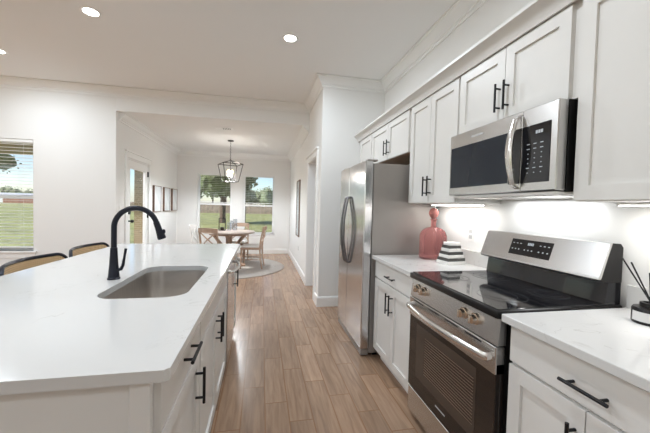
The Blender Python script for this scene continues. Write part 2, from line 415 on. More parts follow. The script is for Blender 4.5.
# unseen windows added left and behind the camera to bring in daylight
def added_window(n, axis, pos, a0, a1, z0, z1):
    t = bpy.data.objects.new('window_%d' % n, None); C.objects.link(t); t['kind'] = 'structure'
    b = B(); g = B(); mids = [a0, (a0 + a1) / 2, a1]
    def bb(bm, a, c, d, e, dd):
        if axis == 'x': box(bm, pos - .08 - dd, a, d, pos - .08 + dd, c, e)
        else: box(bm, a, pos - .08 - dd, d, c, pos - .08 + dd, e)
    bb(b, a0, a1, z0, z0 + .06, .03); bb(b, a0, a1, z1 - .06, z1, .03)
    for mm_ in mids: bb(b, max(a0, mm_ - .04), min(a1, mm_ + .04), z0 + .06, z1 - .06, .03)
    obj('window_frame', b, TRIM, t, sm=False); bb(g, a0, a1, z0 + .06, z1 - .06, .003); obj('pane', g, PANE, t, sm=False)
added_window(4, 'x', LX, -.9, 1.5, .1, 2.3); added_window(5, 'x', LX, 2.3, 4.4, .1, 2.3)
added_window(6, 'y', BY, -5.2, -2.8, .5, 2.2); added_window(7, 'y', BY, -1.2, 1.0, .5, 2.2)

# patio door in the dining left wall
d = bpy.data.objects.new('door_1', None); C.objects.link(d); d['kind'] = 'structure'; d.location = (DX, 6.06, 0); ROOTM['door_1'] = Matrix.Translation(d.location)
y0, y1 = DOOR[0], DOOR[1]
b = B(); box(b, DX, y0 - .09, 0, DX + .018, y0, 2.04, .003); box(b, DX, y1, 0, DX + .018, y1 + .09, 2.04, .003)
box(b, DX, y0 - .09, 2.04, DX + .018, y1 + .09, 2.13, .003); box(b, DX, y0 - .11, 2.13, DX + .035, y1 + .11, 2.155, .004)
box(b, DX - .07, y0, 0, DX, y0 + .02, 2.04); box(b, DX - .07, y1 - .02, 0, DX, y1, 2.04); box(b, DX - .07, y0, 2.02, DX, y1, 2.04)
obj('door_casing', b, TRIM, d, sm=False)
b = B(); X0, X1 = DX - .05, DX - .01
box(b, X0, y0 + .022, .01, X1, y0 + .15, 2.018); box(b, X0, y1 - .12, .01, X1, y1 - .022, 2.018); box(b, X0, y0 + .15, .01, X1, y1 - .12, .25); box(b, X0, y0 + .15, 1.88, X1, y1 - .12, 2.018)
obj('door_leaf', b, TRIM, d, sm=False)
b = B(); box(b, DX - .032, y0 + .15, .25, DX - .028, y1 - .12, 1.88); obj('pane', b, PANE, d, sm=False)
b = B(); cyl(b, (DX - .015, y0 + .09, 1.0), (DX + .03, y0 + .09, 1.0), .013); bmesh.ops.create_uvsphere(b, u_segments=16, v_segments=10, radius=.028, matrix=Matrix.Translation((DX + .045, y0 + .09, 1.0))); obj('door_knob', b, BLACK, d)
b = B(); cyl(b, (DX - .015, y0 + .09, 1.14), (DX + .015, y0 + .09, 1.14), .03); obj('deadbolt', b, BLACK, d)
for zz in (1.80, 1.02, .25):
    b = B(); box(b, DX - .02, y1 - .03, zz, DX + .012, y1 + .0, zz + .1); obj('hinge', b, BLACK, d, sm=False)

# ------------------------------------------------------------------ ceiling lights
def downlight(x, y, z, label, p):
    t = thing('recessed_downlight', label, 'ceiling light', (x, y, z), 0, 'recessed ceiling downlights')
    b = B(); lathe(b, [(.058, -.001), (.075, -.006), (.082, -.004), (.084, 0)], x, y); bmesh.ops.translate(b, vec=(0, 0, z), verts=b.verts); obj('trim_ring', b, TRIM, t)
    b = B(); lathe(b, [(0, -.0025), (.058, -.0025)], x, y); bmesh.ops.translate(b, vec=(0, 0, z), verts=b.verts); obj('lens', b, LENS, t)
    l = bpy.data.lights.new('downlight_lamp', 'AREA'); l.shape = 'DISK'; l.size = .16; l.energy = p; l.color = (.825, .918, 1)
    lo = bpy.data.objects.new('downlight_lamp', l); C.objects.link(lo); lo.parent = t; lo.location = (0, 0, -.012)
downlight(-1.525, 3.2, CH, 'round recessed ceiling light at upper left of the kitchen ceiling', CAN_W)
downlight(.247, 3.2, CH, 'round recessed ceiling light over the aisle between island and fridge', CAN_W)
downlight(-2.98, 4.29, CH, 'round recessed light at far left of the living ceiling', CAN_W)
for i, (x, y) in enumerate([(-1.525, 1.2), (.247, 1.2), (-1.525, -1.0), (.247, -1.0), (-3.6, 1.5), (-3.6, -1.5), (-5.4, 3.4), (-5.4, 0)]):  # unseen ceiling lights added to brighten the room
    downlight(x, y, CH, ['added ceiling light above the island sink, out of view', 'added ceiling light above the aisle by the range, out of view', 'added ceiling light behind the island, out of view', 'added ceiling light behind the camera in the aisle, out of view', 'added ceiling light in the living area beside the stools, out of view', 'added ceiling light in the rear living area, out of view', 'added ceiling light near the living window corner, out of view', 'added ceiling light by the added left windows, out of view'][i], CAN_W * [.75, .75, .5, .4, 1.1, 1, 1.1, 1][i])

# ------------------------------------------------------------------ cabinet helpers
def shaker(x, dirx, ya, yb, za, zb, parent, name='door', th=.02, st=.057, drawer=False):
    """front whose outer face is at x, facing dirx"""
    b = B(); i = x - dirx * th
    if drawer and (zb - za) < .2:
        st_ = .0
        box(b, min(x, i), ya, za, max(x, i), yb, zb, .0015, 1)
    else:
        f = lambda a, c, e, g: box(b, min(x, i), a, e, max(x, i), c, g)
        f(ya, ya + st, za, zb); f(yb - st, yb, za, zb); f(ya + st, yb - st, za, za + st); f(ya + st, yb - st, zb - st, zb)
        p0, p1 = x - dirx * .011, x - dirx * .018
        box(b, min(p0, p1), ya + st, za + st, max(p0, p1), yb - st, zb - st)
    return obj(name, b, CAB, parent, sm=False)
def pull(x, dirx, y, z, L, vertical, parent, r=.0058, off=.032):
    b = B(); xx = x + dirx * off; sp = L * .5 * .68
    if vertical:
        cyl(b, (xx, y, z - L / 2), (xx, y, z + L / 2), r, n=12)
        for s in (-1, 1): cyl(b, (x - dirx * .001, y, z + s * sp), (xx, y, z + s * sp), r * .85, n=10)
    else:
        cyl(b, (xx, y - L / 2, z), (xx, y + L / 2, z), r, n=12)
        for s in (-1, 1): cyl(b, (x - dirx * .001, y + s * sp, z), (xx, y + s * sp, z), r * .85, n=10)
    return obj('handle', b, BLACK, parent)
def carcass(x0, y0, z0, x1, y1, z1, parent, toe=0, dirx=-1, name='body', hollow=False):
    b = B()
    if hollow: box(b, x0, y0, z0, x1, y1, z0 + .02); box(b, x0, y0, z0, x0 + .02, y1, z1); box(b, x1 - .02, y0, z0, x1, y1, z1); box(b, x0, y0, z0, x1, y0 + .02, z1); box(b, x0, y1 - .02, z0, x1, y1, z1)
    else: box(b, x0, y0, z0, x1, y1, z1)
    if toe:
        if dirx < 0: box(b, x0 + .055, y0, 0, x1, y1, z0)
        else: box(b, x0, y0, 0, x1 - .055, y1, z0)
    return obj(name, b, CAB, parent, sm=False)

# ------------------------------------------------------------------ island
IX = -.245                      # door plane (outer face)
ib = IX - .02
def island_cab(label, ya, yb, fronts):
    t = thing('island_cabinet', label, 'cabinet', (ib - .3, (ya + yb) / 2, 0))
    carcass(-.86, ya, .10, ib, yb, .884, t, 1, 1, hollow=(yb - ya) > .8)
    b = B(); box(b, -.90, ya, 0, -.862, yb, .884); obj('back_panel', b, CAB, t, sm=False)
    for kind, a, c, za, zb, hp in fronts:
        o = shaker(IX, 1, a, c, za, zb, t, kind, drawer=(kind != 'door'))
        for (y, z, L, v) in hp: pull(IX, 1, y, z, L, v, o)
    return t
ic1 = island_cab('white island cabinet nearest the camera with one drawer above a door', .85, 1.385,
    [('drawer', .858, 1.377, .725, .872, [(1.15, .80, .155, False)]), ('door', .858, 1.377, .112, .715, [(1.30, .595, .145, True)])])
island_cab('white sink base cabinet in the island with two side by side pulls', 1.387, 2.415,
    [('false_front', 1.395, 2.407, .725, .872, []), ('door', 1.395, 1.899, .112, .715, [(1.85, .605, .145, True)]), ('door', 1.903, 2.407, .112, .715, [(1.93, .605, .145, True)])])
island_cab('narrow white island cabinet beyond the dishwasher with a vertical black pull', 3.03, 3.33,
    [('door', 3.038, 3.322, .112, .872, [(3.08, .62, .165, True)])])
b = B(); box(b, -.90, .838, 0, -.30, .848, .884); obj('end_panel', b, CAB, ic1, sm=False)
b = B(); box(b, -.31, .826, 0, -.262, .850, .884, .002, 1); obj('end_post', b, CAB, ic1, sm=False)
b = B(); box(b, -.90, .828, .0, -.31, .838, .10); obj('base_rail', b, CAB, ic1, sm=False)
# dishwasher
t = thing('dishwasher', 'stainless dishwasher built into the far end of the island', 'dishwasher', (-.5, 2.72, 0))
b = B(); box(b, -.84, 2.425, .08, ib, 3.02, .875); obj('tub', b, BBODY, t, sm=False)
b = B(); box(b, ib - .0, 2.425, .12, IX + .008, 3.02, .872, .006); o = obj('door', b, STEELV, t, sm=False)
b = B(); tube(b, [(IX + .006, 2.49, .80), (IX + .03, 2.50, .80)] + [(IX + .034 + .03 * math.sin(PI * k / 10), 2.51 + .43 * k / 10, .80) for k in range(11)] + [(IX + .03, 2.95, .80), (IX + .006, 2.96, .80)], .012, 12); obj('handle', b, CHROME, o)
# worktop with sink cut-out
def rrect(x0, x1, y0, y1, r, n=8):
    pts = []
    for cx, cy, a0 in ((x1 - r, y1 - r, 0), (x0 + r, y1 - r, 90), (x0 + r, y0 + r, 180), (x1 - r, y0 + r, 270)):
        for k in range(n + 1):
            a = math.radians(a0 + 90 * k / n); pts.append((cx + r * math.cos(a), cy + r * math.sin(a)))
    return pts
TX0, TX1, TY0, TY1 = -1.34, -.215, .812, 3.36
outer = [(TX0, TY0), (TX1 - .012, TY0), (TX1, TY0 + .012), (TX1, TY1), (TX0, TY1)]
SX0, SX1, SY0, SY1 = -.695, -.325, 1.445, 2.165
inner = rrect(SX0, SX1, SY0, SY1, .09)
b = B(); zt, zb = .914, .884
def slab_ring(z):
    V = {}
    def v(x, y):
        k = (round(x, 5), round(y, 5))
        if k not in V: V[k] = b.verts.new((x, y, z))
        return V[k]
    n = 8; q = [inner[k * (n + 1):(k + 1) * (n + 1)] for k in range(4)]      # arcs: ne, nw, sw, se
    cn = [(SX1, SY1), (SX0, SY1), (SX0, SY0), (SX1, SY0)]
    for c_, arc_ in zip(cn, q):
        for a, d_ in zip(arc_, arc_[1:]): b.faces.new((v(*c_), v(*a), v(*d_)))
    ne, nw, sw, se = q
    # strips between the cut-out's bounding corners and the slab outline
    b.faces.new([v(TX0, TY1), v(TX1, TY1), v(*cn[0]), v(*ne[-1]), v(*nw[0]), v(*cn[1])])
    b.faces.new([v(TX0, TY0), v(TX0, TY1), v(*cn[1]), v(*nw[-1]), v(*sw[0]), v(*cn[2])])
    b.faces.new([v(TX0, TY0), v(TX1 - .012, TY0), v(TX1, TY0 + .012), v(*cn[3]), v(*se[0]), v(*sw[-1]), v(*cn[2])])
    b.faces.new([v(TX1, TY1), v(TX1, TY0 + .012), v(*cn[3]), v(*se[-1]), v(*ne[0]), v(*cn[0])])
    return [v(*p) for p in outer], [v(*p) for p in inner]
OT, IT = slab_ring(zt); O, I = slab_ring(zb)
for A_, Bq in ((OT, O), (IT, I)):
    for i in range(len(A_)): b.faces.new((A_[i], A_[(i + 1) % len(A_)], Bq[(i + 1) % len(A_)], Bq[i]))
bmesh.ops.triangulate(b, faces=[f for f in b.faces if len(f.verts) > 4])
tag(obj('island_countertop', b, QUARTZ, sm=False), 'long white veined quartz worktop on the island', 'countertop')
# sink
t = thing('kitchen_sink', 'undermount stainless steel sink bowl set in the island worktop', 'sink', ((SX0 + SX1) / 2, (SY0 + SY1) / 2, .66))
b = B(); rings = []
for off, z, rr in ((-.012, .8835, .1), (.0, .883, .09), (.004, .80, .088), (.012, .71, .08), (.03, .685, .065), (.06, .676, .05), (.1, .672, .03)):
    rings.append([b.verts.new((x, y, z)) for x, y in rrect(SX0 + off, SX1 - off, SY0 + off, SY1 - off, rr)])
for a, c in zip(rings, rings[1:]):
    for i in range(len(a)): b.faces.new((a[i], a[(i + 1) % len(a)], c[(i + 1) % len(a)], c[i]))
b.faces.new(rings[-1]); obj('bowl', b, SINKM, t)
b = B(); lathe(b, [(0, .6735), (.03, .6735), (.034, .677), (.044, .677), (.046, .673)], -.51, 1.8); obj('drain', b, CHROME, t)
# faucet
fx, fy = -.757, 1.82
t = thing('kitchen_faucet', 'tall matte black gooseneck faucet standing on the island worktop', 'faucet', (fx, fy, .914))
b = B(); lathe(b, [(0, .914), (.030, .914), (.030, .921), (.027, .924), (.0245, .95), (.021, .99), (.0175, 1.05), (.0165, 1.075), (.0165, 1.08), (0, 1.08)], fx, fy); obj('body', b, NAVY, t)
b = B(); rr = .104; zc = 1.186
pts = [(fx, fy, 1.075), (fx, fy, 1.12), (fx, fy, 1.15)] + [(fx + rr - rr * math.cos(a), fy, zc + rr * math.sin(a)) for a in [math.radians(3 + 162 * k / 22) for k in range(23)]]
tube(b, pts, .0135, 16); obj('gooseneck', b, NAVY, t)
e = Vector(pts[-1]); dd = (Vector(pts[-1]) - Vector(pts[-2])).normalized()
b = B(); cyl(b, e - dd * .005, e + dd * .035, .015, .0165, 20); cyl(b, e + dd * .035, e + dd * .085, .0165, .0215, 20); cyl(b, e + dd * .085, e + dd * .092, .0215, .018, 20); o = obj('spray_head', b, NAVY, t)
b = B(); q = e + dd * .055 + Vector((.019, 0, .006)); bmesh.ops.create_uvsphere(b, u_segments=12, v_segments=8, radius=.009, matrix=Matrix.Translation(q) @ Matrix.Scale(1.5, 4, (0, 0, 1))); obj('button', b, NAVY, o)
b = B(); tube(b, [(fx + .012, fy, .962), (fx + .034, fy, .966), (fx + .043, fy, .985), (fx + .05, fy, 1.03), (fx + .057, fy, 1.075)], [.013, .012, .010, .0075, .0085], 12, squash=(1, .75)); obj('lever', b, NAVY, t)

# ------------------------------------------------------------------ bar stools (cane backs)
def make_stool(label):
    t = thing('bar_stool', label, 'stool', (0, 0, 0), 0, 'cane back stools along the island')
    W, zt_, zb_ = .30, .936, .70
    cor = .07
    def arc(y): return -.235 + .09 * (y / W) ** 2      # curved back, ends forward (+x)
    outl = rrect(-W, W, zb_, zt_, cor, 8)
    pts = [(arc(y), y, z) for y, z in outl]
    # refine long runs so the tube follows the curve
    rp = []
    for i in range(len(pts)):
        p, q = outl[i], outl[(i + 1) % len(outl)]; n = max(1, int(math.hypot(q[0] - p[0], q[1] - p[1]) / .04))
        for k in range(n):
            y = p[0] + (q[0] - p[0]) * k / n; z = p[1] + (q[1] - p[1]) * k / n; rp.append((arc(y), y, z))
    b = B(); tube(b, rp, .0115, 10, closed=True); obj('back_frame', b, NAVY, t, world=False)
    b = B(); n = 20
    for sx in (0, .005):
        vs = []
        for k in range(n + 1):
            y = -W + .008 + (2 * W - .016) * k / n; dz = 0
            if abs(y) > W - cor: q = abs(y) - (W - cor); dz = cor - math.sqrt(max(0, cor * cor - q * q))
            vs.append((b.verts.new((arc(y) + sx, y, zb_ + dz + .004)), b.verts.new((arc(y) + sx, y, zt_ - dz - .004))))
        for a, c in zip(vs, vs[1:]): b.faces.new((a[0], c[0], c[1], a[1]))
    obj('cane_panel', b, CANE, t, world=False)
    b = B(); box(b, -.20, -.21, .60, .21, .21, .645, .02, 3); obj('seat', b, CUSH, t, world=False)
    b = B(); box(b, -.19, -.2, .565, .2, .2, .60, .004); obj('seat_frame', b, NAVY, t, world=False)
    for sx in (-1, 1):
        for sy in (-1, 1):
            b = B()
            if sx < 0: tube(b, [(-.22, sy * .235, 0), (-.185, sy * .2, .58), (-.195, sy * .22, .66), (-.185, sy * .23, .75)], [.011, .015, .014, .012], 10)
            else: tube(b, [(.215, sy * .215, 0), (.18, sy * .18, .58)], [.011, .015], 10)
            obj('leg', b, NAVY, t, world=False)
    b = B(); z = .22; c_ = [(-.205, -.222, z), (.205, -.202, z), (.205, .202, z), (-.205, .222, z)]
    for i in range(4): cyl(b, c_[i], c_[(i + 1) % 4], .009, n=8)
    obj('footrest', b, NAVY, t, world=False)
    return t
s0 = make_stool('cane back stool in the middle of the three at the island, below the living window')
s0.location = (-1.245, 2.31, 0)
dup(s0, (-1.245, 2.95, 0), 0, 'cane back stool farthest from the camera, right behind the faucet')
dup(s0, (-1.245, 1.66, 0), 0, 'cane back stool nearest the camera, mostly cut off at far left')

# ------------------------------------------------------------------ right run: base cabinets
RX = .975; rb = RX + .02; RW = KX - .003
def base_cab(label, ya, yb, mid):
    t = thing('base_cabinet', label, 'cabinet', (1.3, (ya + yb) / 2, 0))
    carcass(rb, ya, .10, RW, yb, .884, t, 1, -1)
    o = shaker(RX, -1, ya + .006, yb - .006, .735, .872, t, 'drawer', drawer=True)
    pull(RX, -1, (ya + yb) / 2 - .01, .793, .145, False, o)
    o = shaker(RX, -1, ya + .006, mid - .002, .112, .722, t); pull(RX, -1, mid - .03, .593, .155, True, o)
    o = shaker(RX, -1, mid + .002, yb - .006, .112, .722, t); pull(RX, -1, mid + .03, .593, .155, True, o)
    return t
base_cab('white base cabinet between the range and the refrigerator', 1.862, 2.555, 2.205)
base_cab('white base cabinet at lower right, on the near side of the range', .45, 1.056, .75)
base_cab('white base cabinet beyond the right edge of the picture', -.2, .448, .12)
def counter_R(label, ya, yb):
    t = thing('countertop', label, 'countertop', (1.27, (ya + yb) / 2, .884))
    b = B(); box(b, .947, ya, .884, RW, yb, .914, .002, 1); obj('slab', b, QUARTZ, t, sm=False)
    b = B(); box(b, RW - .02, ya, .9142, RW, yb, 1.016, .002, 1); obj('backsplash', b, QUARTZ, t, sm=False)
counter_R('white quartz counter left of the range under the pink bottle', 1.845, 2.57)
counter_R('white quartz counter right of the range under the reed diffuser', -.2, 1.070)

# ------------------------------------------------------------------ range
ya, yb = 1.078, 1.838
t = thing('electric_range', 'freestanding stainless electric range with black glass cooktop', 'stove', (1.26, (ya + yb) / 2, 0))
b = B(); box(b, .985, ya + .004, .04, 1.575, yb - .004, .885); obj('body', b, BBODY, t, sm=False)
b = B(); box(b, .935, ya, .886, 1.575, yb, .921, .008, 2); o = obj('cooktop_frame', b, BBODY, t)
b = B(); box(b, .95, ya + .012, .9212, 1.505, yb - .012, .925, .001, 1); g = obj('cooktop_glass', b, BGLASS, t, sm=False)
for (cx, cy, r) in ((1.12, 1.27, .105), (1.12, 1.65, .085), (1.38, 1.27, .085), (1.38, 1.65, .105)):
    b = B(); lathe(b, [(r, .9252), (r + .0025, .9252), (r + .0025, .9258), (r, .9258), (r, .9252)], cx, cy, 48)
    lathe(b, [(r * .62, .9252), (r * .62 + .002, .9252), (r * .62 + .002, .9258), (r * .62, .9258), (r * .62, .9252)], cx, cy, 48)
    obj('burner_ring', b, RINGM, t)
b = B(); prism(b, [(.958, .885), (.99, .885), (.99, .775), (.945, .775)], 'y', ya + .004, yb - .004); cp = obj('control_panel', b, STEEL, t, sm=False)
for (y, k) in ((1.745, 0), (1.675, 1), (1.305, 2), (1.225, 3)):
    b = B(); cyl(b, (.955, y, .838), (.945, y, .837), .026, n=24); cyl(b, (.946, y, .837), (.925, y, .836), .0215, .0195, 24); box(b, .915, y - .005, .818, .93, y + .005, .855, .002); obj('knob', b, KNOB, t)
b = B(); box(b, .940, ya + .006, .655, .985, yb - .006, .770, .003, 1); obj('door_top_band', b, STEEL, t, sm=False)
b = B(); box(b, .945, ya + .006, .205, .985, yb - .006, .7, .003, 1); dr = obj('oven_door', b, OVGLASS, t, sm=False)
b = B(); box(b, .9435, ya + .12, .30, .946, yb - .10, .625); obj('oven_window', b, OVWIN, dr, sm=False)
b = B()
for k in range(15): box(b, .9425, ya + .135, .36 + k * .015, .9440, yb - .20, .3622 + k * .015)
obj('oven_rack', b, RACK, dr, sm=False)
b = B(); box(b, .9440, 1.42, .255, .9455, 1.51, .262); obj('badge', b, PLASG, dr, sm=False)
for k in range(4):
    b = B(); y = 1.17 + k * .165; box(b, .9385, y, .755, .9405, y + .11, .762); obj('vent_slot', b, BBODY, t, sm=False)
b = B(); n = 24
pts = [(.942, ya + .03, .722), (.918, ya + .032, .722)] + [(.912 - .03 * math.sin(PI * k / n), ya + .04 + (yb - ya - .08) * k / n, .722) for k in range(n + 1)] + [(.918, yb - .032, .722), (.942, yb - .03, .722)]
tube(b, pts, .0155, 14, squash=(.8, 1.15)); obj('handle', b, CHROME, dr)
b = B(); box(b, .948, ya + .006, .045, .985, yb - .006, .196, .003, 1); obj('storage_drawer', b, STEEL, t, sm=False)
for y in (ya + .05, yb - .05):
    b = B(); cyl(b, (1.0, y, 0), (1.0, y, .045), .018); obj('foot', b, BBODY, t)
b = B(); prism(b, [(1.49, .921), (1.575, .921), (1.575, 1.03), (1.505, 1.03)], 'y', ya + .014, yb - .004); obj('rear_riser', b, BGLASS, t, sm=False)
b = B(); prism(b, [(1.455, 1.045), (1.448, 1.03), (1.475, 1.02), (1.575, 1.02), (1.575, 1.175), (1.560, 1.192), (1.512, 1.195), (1.505, 1.188)], 'y', ya + .012, yb); obj('backguard', b, BBODY, t, sm=False)
b = B(); prism(b, [(1.4445, 1.035), (1.458, 1.035), (1.512, 1.1965), (1.499, 1.193), (1.447, 1.045)], 'y', ya + .010, yb + .002); bg_ = obj('console_face', b, STEEL, t, sm=False)
def cons(z, o=0): return 1.4472 + (z - 1.045) * (1.499 - 1.447) / (1.193 - 1.045) - o
b = B(); prism(b, [(cons(1.075, .0015), 1.075), (cons(1.163, .0015), 1.163), (cons(1.163, -.003), 1.163), (cons(1.075, -.003), 1.075)], 'y', 1.345, 1.615); dsp = obj('display', b, BGLASS, t, sm=False)
b = B()
def mark(y, z, w, h, o=.0025): prism(b, [(cons(z, o), z), (cons(z + h, o), z + h), (cons(z + h, -.0), z + h), (cons(z, -.0), z)], 'y', y, y + w)
for i, (yy, n_) in enumerate(((1.565, 3), (1.385, 3))):
    for k in range(n_): mark(yy - (0 if i == 0 else -.0) + (k - 1) * .025, 1.138, .011, .004)
obj('upper_touch_keys', b, LEDP, dsp, sm=False); b = B()
for g3 in ((1.545, 1.568, 1.591), (1.457, 1.481, 1.505), (1.360, 1.386, 1.412)):
    b = B()
    for y in g3: mark(y, 1.104, .008, .006)
    obj('touch_keys', b, LEDP, dsp, sm=False)
b = B()
for k in range(4): mark(1.460 + k * .010, 1.134, .007, .014)
obj('clock_digits', b, LEDP, dsp, sm=False)

# ------------------------------------------------------------------ upper cabinets
UX = 1.25; ub = UX + .02
def upper(label, y0, y1, z0, z1, doors, name='wall_cabinet', hz=None, under=CAB):
    t = thing(name, label, 'cabinet', (1.43, (y0 + y1) / 2, z0))
    carcass(ub, y0, z0 + .008, RW, y1, z1, t)
    b = B(); box(b, ub, y0, z0, RW, y1, z0 + .008); obj('underside', b, under, t, sm=False)
    for (a, c, hy) in doors:
        o = shaker(UX, -1, a, c, z0 + .004, 2.19, t)
        if hy: pull(UX, -1, hy, (z0 + .135) if hz is None else hz, .15, True, o)
    return t
upper('white wall cabinet at upper right, beside the microwave', .262, 1.062, 1.372, 2.21, [(.268, .66, .63), (.664, 1.056, .694)])
upper('white wall cabinet directly above the microwave', 1.072, 1.85, 1.80, 2.21, [(1.10, 1.457, 1.43), (1.461, 1.843, 1.49)], hz=1.93)
upper('tall white two door wall cabinet left of the microwave', 1.856, 2.545, 1.372, 2.21, [(1.862, 2.198, 2.170), (2.202, 2.525, 2.232)], hz=1.50)
upper('white wall cabinet above the refrigerator', 2.55, 3.51, 1.82, 2.21, [(2.565, 3.025, 2.99), (3.031, 3.505, 3.065)], under=RAW, hz=1.94)
upper('narrow white wall cabinet in the corner beyond the refrigerator', 3.515, 4.025, 1.82, 2.21, [(3.525, 3.96, None)])
CC = [(0, 0), (.012, 0), (.018, .018), (.04, .045), (.062, .06), (.07, .065), (.07, .082), (0, .082)]
b = B(); sweep(b, [(UX, .262), (UX, 4.027)], CC, 2.195); box(b, UX, .262, 2.21, RW, 4.027, 2.277)
tag(obj('cabinet_crown_moulding', b, CAB), 'white crown moulding along the tops of the wall cabinets', 'moulding')
for (a, c, lab, pw) in ((.30, 1.05, 'glowing light bar under the wall cabinet at far right', 1.6), (1.88, 2.52, 'glowing light bar under the tall cabinet above the pink bottle', 1.3)):
    t = thing('under_cabinet_light', lab, 'light bar', (1.48, (a + c) / 2, 1.36))
    b = B(); box(b, 1.46, a, 1.361, 1.50, c, 1.371, .002, 1); obj('housing', b, WPLAS, t, sm=False)
    b = B(); box(b, 1.465, a + .01, 1.357, 1.495, c - .01, 1.361); obj('lens', b, LEDBAR, t, sm=False)
    l = bpy.data.lights.new('bar_lamp', 'AREA'); l.shape = 'RECTANGLE'; l.size = .03; l.size_y = c - a - .04; l.energy = pw; l.color = (1, .97, .93)
    lo = bpy.data.objects.new('bar_lamp', l); C.objects.link(lo); lo.parent = t; lo.location = (0, 0, -.008)

# ------------------------------------------------------------------ microwave
MX = 1.19; z0, z1 = 1.405, 1.795; ya, yb = 1.082, 1.838
t = thing('microwave', 'stainless over the range microwave with black keypad', 'microwave', (1.4, (ya + yb) / 2, z0))
b = B(); box(b, 1.24, ya, z0 + .008, RW, yb, z1); obj('body', b, BBODY, t, sm=False)
b = B(); box(b, MX, 1.268, z0 + .012, 1.238, yb, z1, .004, 1); dr = obj('door', b, STEEL, t, sm=False)
b = B(); box(b, MX, ya, z0 + .012, 1.238, 1.265, z1, .004, 1); cp = obj('control_panel', b, STEEL, t, sm=False)
b = B(); box(b, MX - .0025, 1.345, 1.462, MX + .001, 1.822, 1.712, .001, 1); obj('window', b, MWGLASS, dr, sm=False)
b = B(); box(b, MX - .0025, 1.2695, 1.456, MX + .001, 1.338, 1.715); obj('dark_strip', b, BGLASS, dr, sm=False)
b = B(); box(b, MX - .0025, 1.115, 1.456, MX + .001, 1.2645, 1.715, .001, 1); kp = obj('keypad', b, BGLASS, cp, sm=False)
b = B()
for k in range(3): box(b, MX - .0035, 1.152 + k * .013, 1.672, MX - .002, 1.162 + k * .013, 1.686)
obj('clock_digits', b, LEDP, kp, sm=False); b = B()
for r in range(7):
    for k in range(3):
        zz = 1.628 - r * .0215; ww = .015 if r in (0, 1, 5) else .005
        box(b, MX - .0035, 1.225 - k * .035 - ww / 2, zz, MX - .002, 1.225 - k * .035 + ww / 2, zz + .0035)
obj('key_marks', b, LEDP, kp, sm=False)
b = B(); box(b, MX - .001, 1.53, 1.748, MX + .0, 1.63, 1.758); obj('badge', b, PLASG, dr, sm=False)
b = B(); n = 20; rings = []
for k in range(n + 1):
    x = MX - .018 - .034 * math.sin(PI * k / n); z = 1.432 + .345 * k / n; hw = .014 + .006 * math.sin(PI * k / n)
    if k in (0, n): x = MX + .004
    rings.append([b.verts.new(p) for p in ((x - .005, 1.283 - hw, z), (x - .009, 1.283 - hw * .5, z), (x - .009, 1.283 + hw * .5, z), (x - .005, 1.283 + hw, z), (x + .004, 1.283 + hw, z), (x + .004, 1.283 - hw, z))])
for p, q in zip(rings, rings[1:]):
    for k in range(6): b.faces.new((p[k], p[(k + 1) % 6], q[(k + 1) % 6], q[k]))
b.faces.new(rings[0]); b.faces.new(rings[-1]); obj('handle', b, CHROME, dr)
b = B(); box(b, 1.20, ya + .01, z0 - .004, 1.56, yb - .01, z0 + .008, .002, 1); u = obj('bottom_plate', b, WPLAS, t, sm=False)
l = bpy.data.lights.new('cooktop_fill', 'AREA'); l.shape = 'RECTANGLE'; l.size = .12; l.size_y = .5; l.energy = 1.6; l.color = (.95, .98, 1)  # fill light added under the microwave to brighten the wall behind the range
lo = bpy.data.objects.new('cooktop_fill', l); C.objects.link(lo); lo.parent = t; lo.location = (.10, 0, -.012)
b = B(); box(b, 1.475, 1.22, z0 - .007, 1.54, 1.70, z0 - .003); obj('lamp_lens', b, WPLAS, u, sm=False)
for (a, c) in ((1.13, 1.40), (1.50, 1.78)):
    b = B(); box(b, 1.27, a, z0 - .007, 1.45, c, z0 - .003); obj('grease_filter', b, STEEL, u, sm=False)

# ------------------------------------------------------------------ refrigerator
FX = .875; ya, yb = 2.60, 3.46; zt_ = 1.735; ym = 3.10
t = thing('refrigerator', 'stainless side by side refrigerator with grey side and bowed handles', 'refrigerator', (1.25, (ya + yb) / 2, 0))
b = B(); box(b, .955, ya + .004, .03, 1.56, yb - .004, 1.715, .004, 1); obj('cabinet', b, SIDE, t, sm=False)
for (a, c, nm) in ((ya, ym - .003, 'refrigerator_door'), (ym + .003, yb, 'freezer_door')):
    b = B(); box(b, FX, a, .07, .948, c, zt_, .008, 3); o = obj(nm, b, STEELV, t, sm=False)
    hy = ym - .045 if a == ya else ym + .045
    b = B(); n = 20; tube(b, [(FX + .004, hy, .765), (FX - .02, hy, .77)] + [(FX - .022 - .04 * math.sin(PI * k / n), hy, .775 + .64 * k / n) for k in range(n + 1)] + [(FX - .02, hy, 1.42), (FX + .004, hy, 1.425)], .011, 12); obj('handle', b, DSTEEL, o)
    if nm == 'freezer_door':
        b = B(); box(b, FX - .003, 3.24, .90, FX + .002, 3.40, 1.17, .001, 1); obj('water_dispenser', b, BGLASS, o, sm=False)
for y in (ya + .03, yb - .09):
    b = B(); box(b, .90, y, 1.7355, 1.0, y + .06, 1.752, .005, 1); obj('hinge_cover', b, SIDE, t, sm=False)
b = B(); box(b, FX + .01, ya + .01, .012, .95, yb - .01, .065); obj('toe_grille', b, SIDE, t, sm=False)
b = B(); box(b, 1.0, ya + .03, 0, 1.04, yb - .03, .03); box(b, 1.48, ya + .03, 0, 1.52, yb - .03, .03); obj('roller_feet', b, BBODY, t, sm=False)

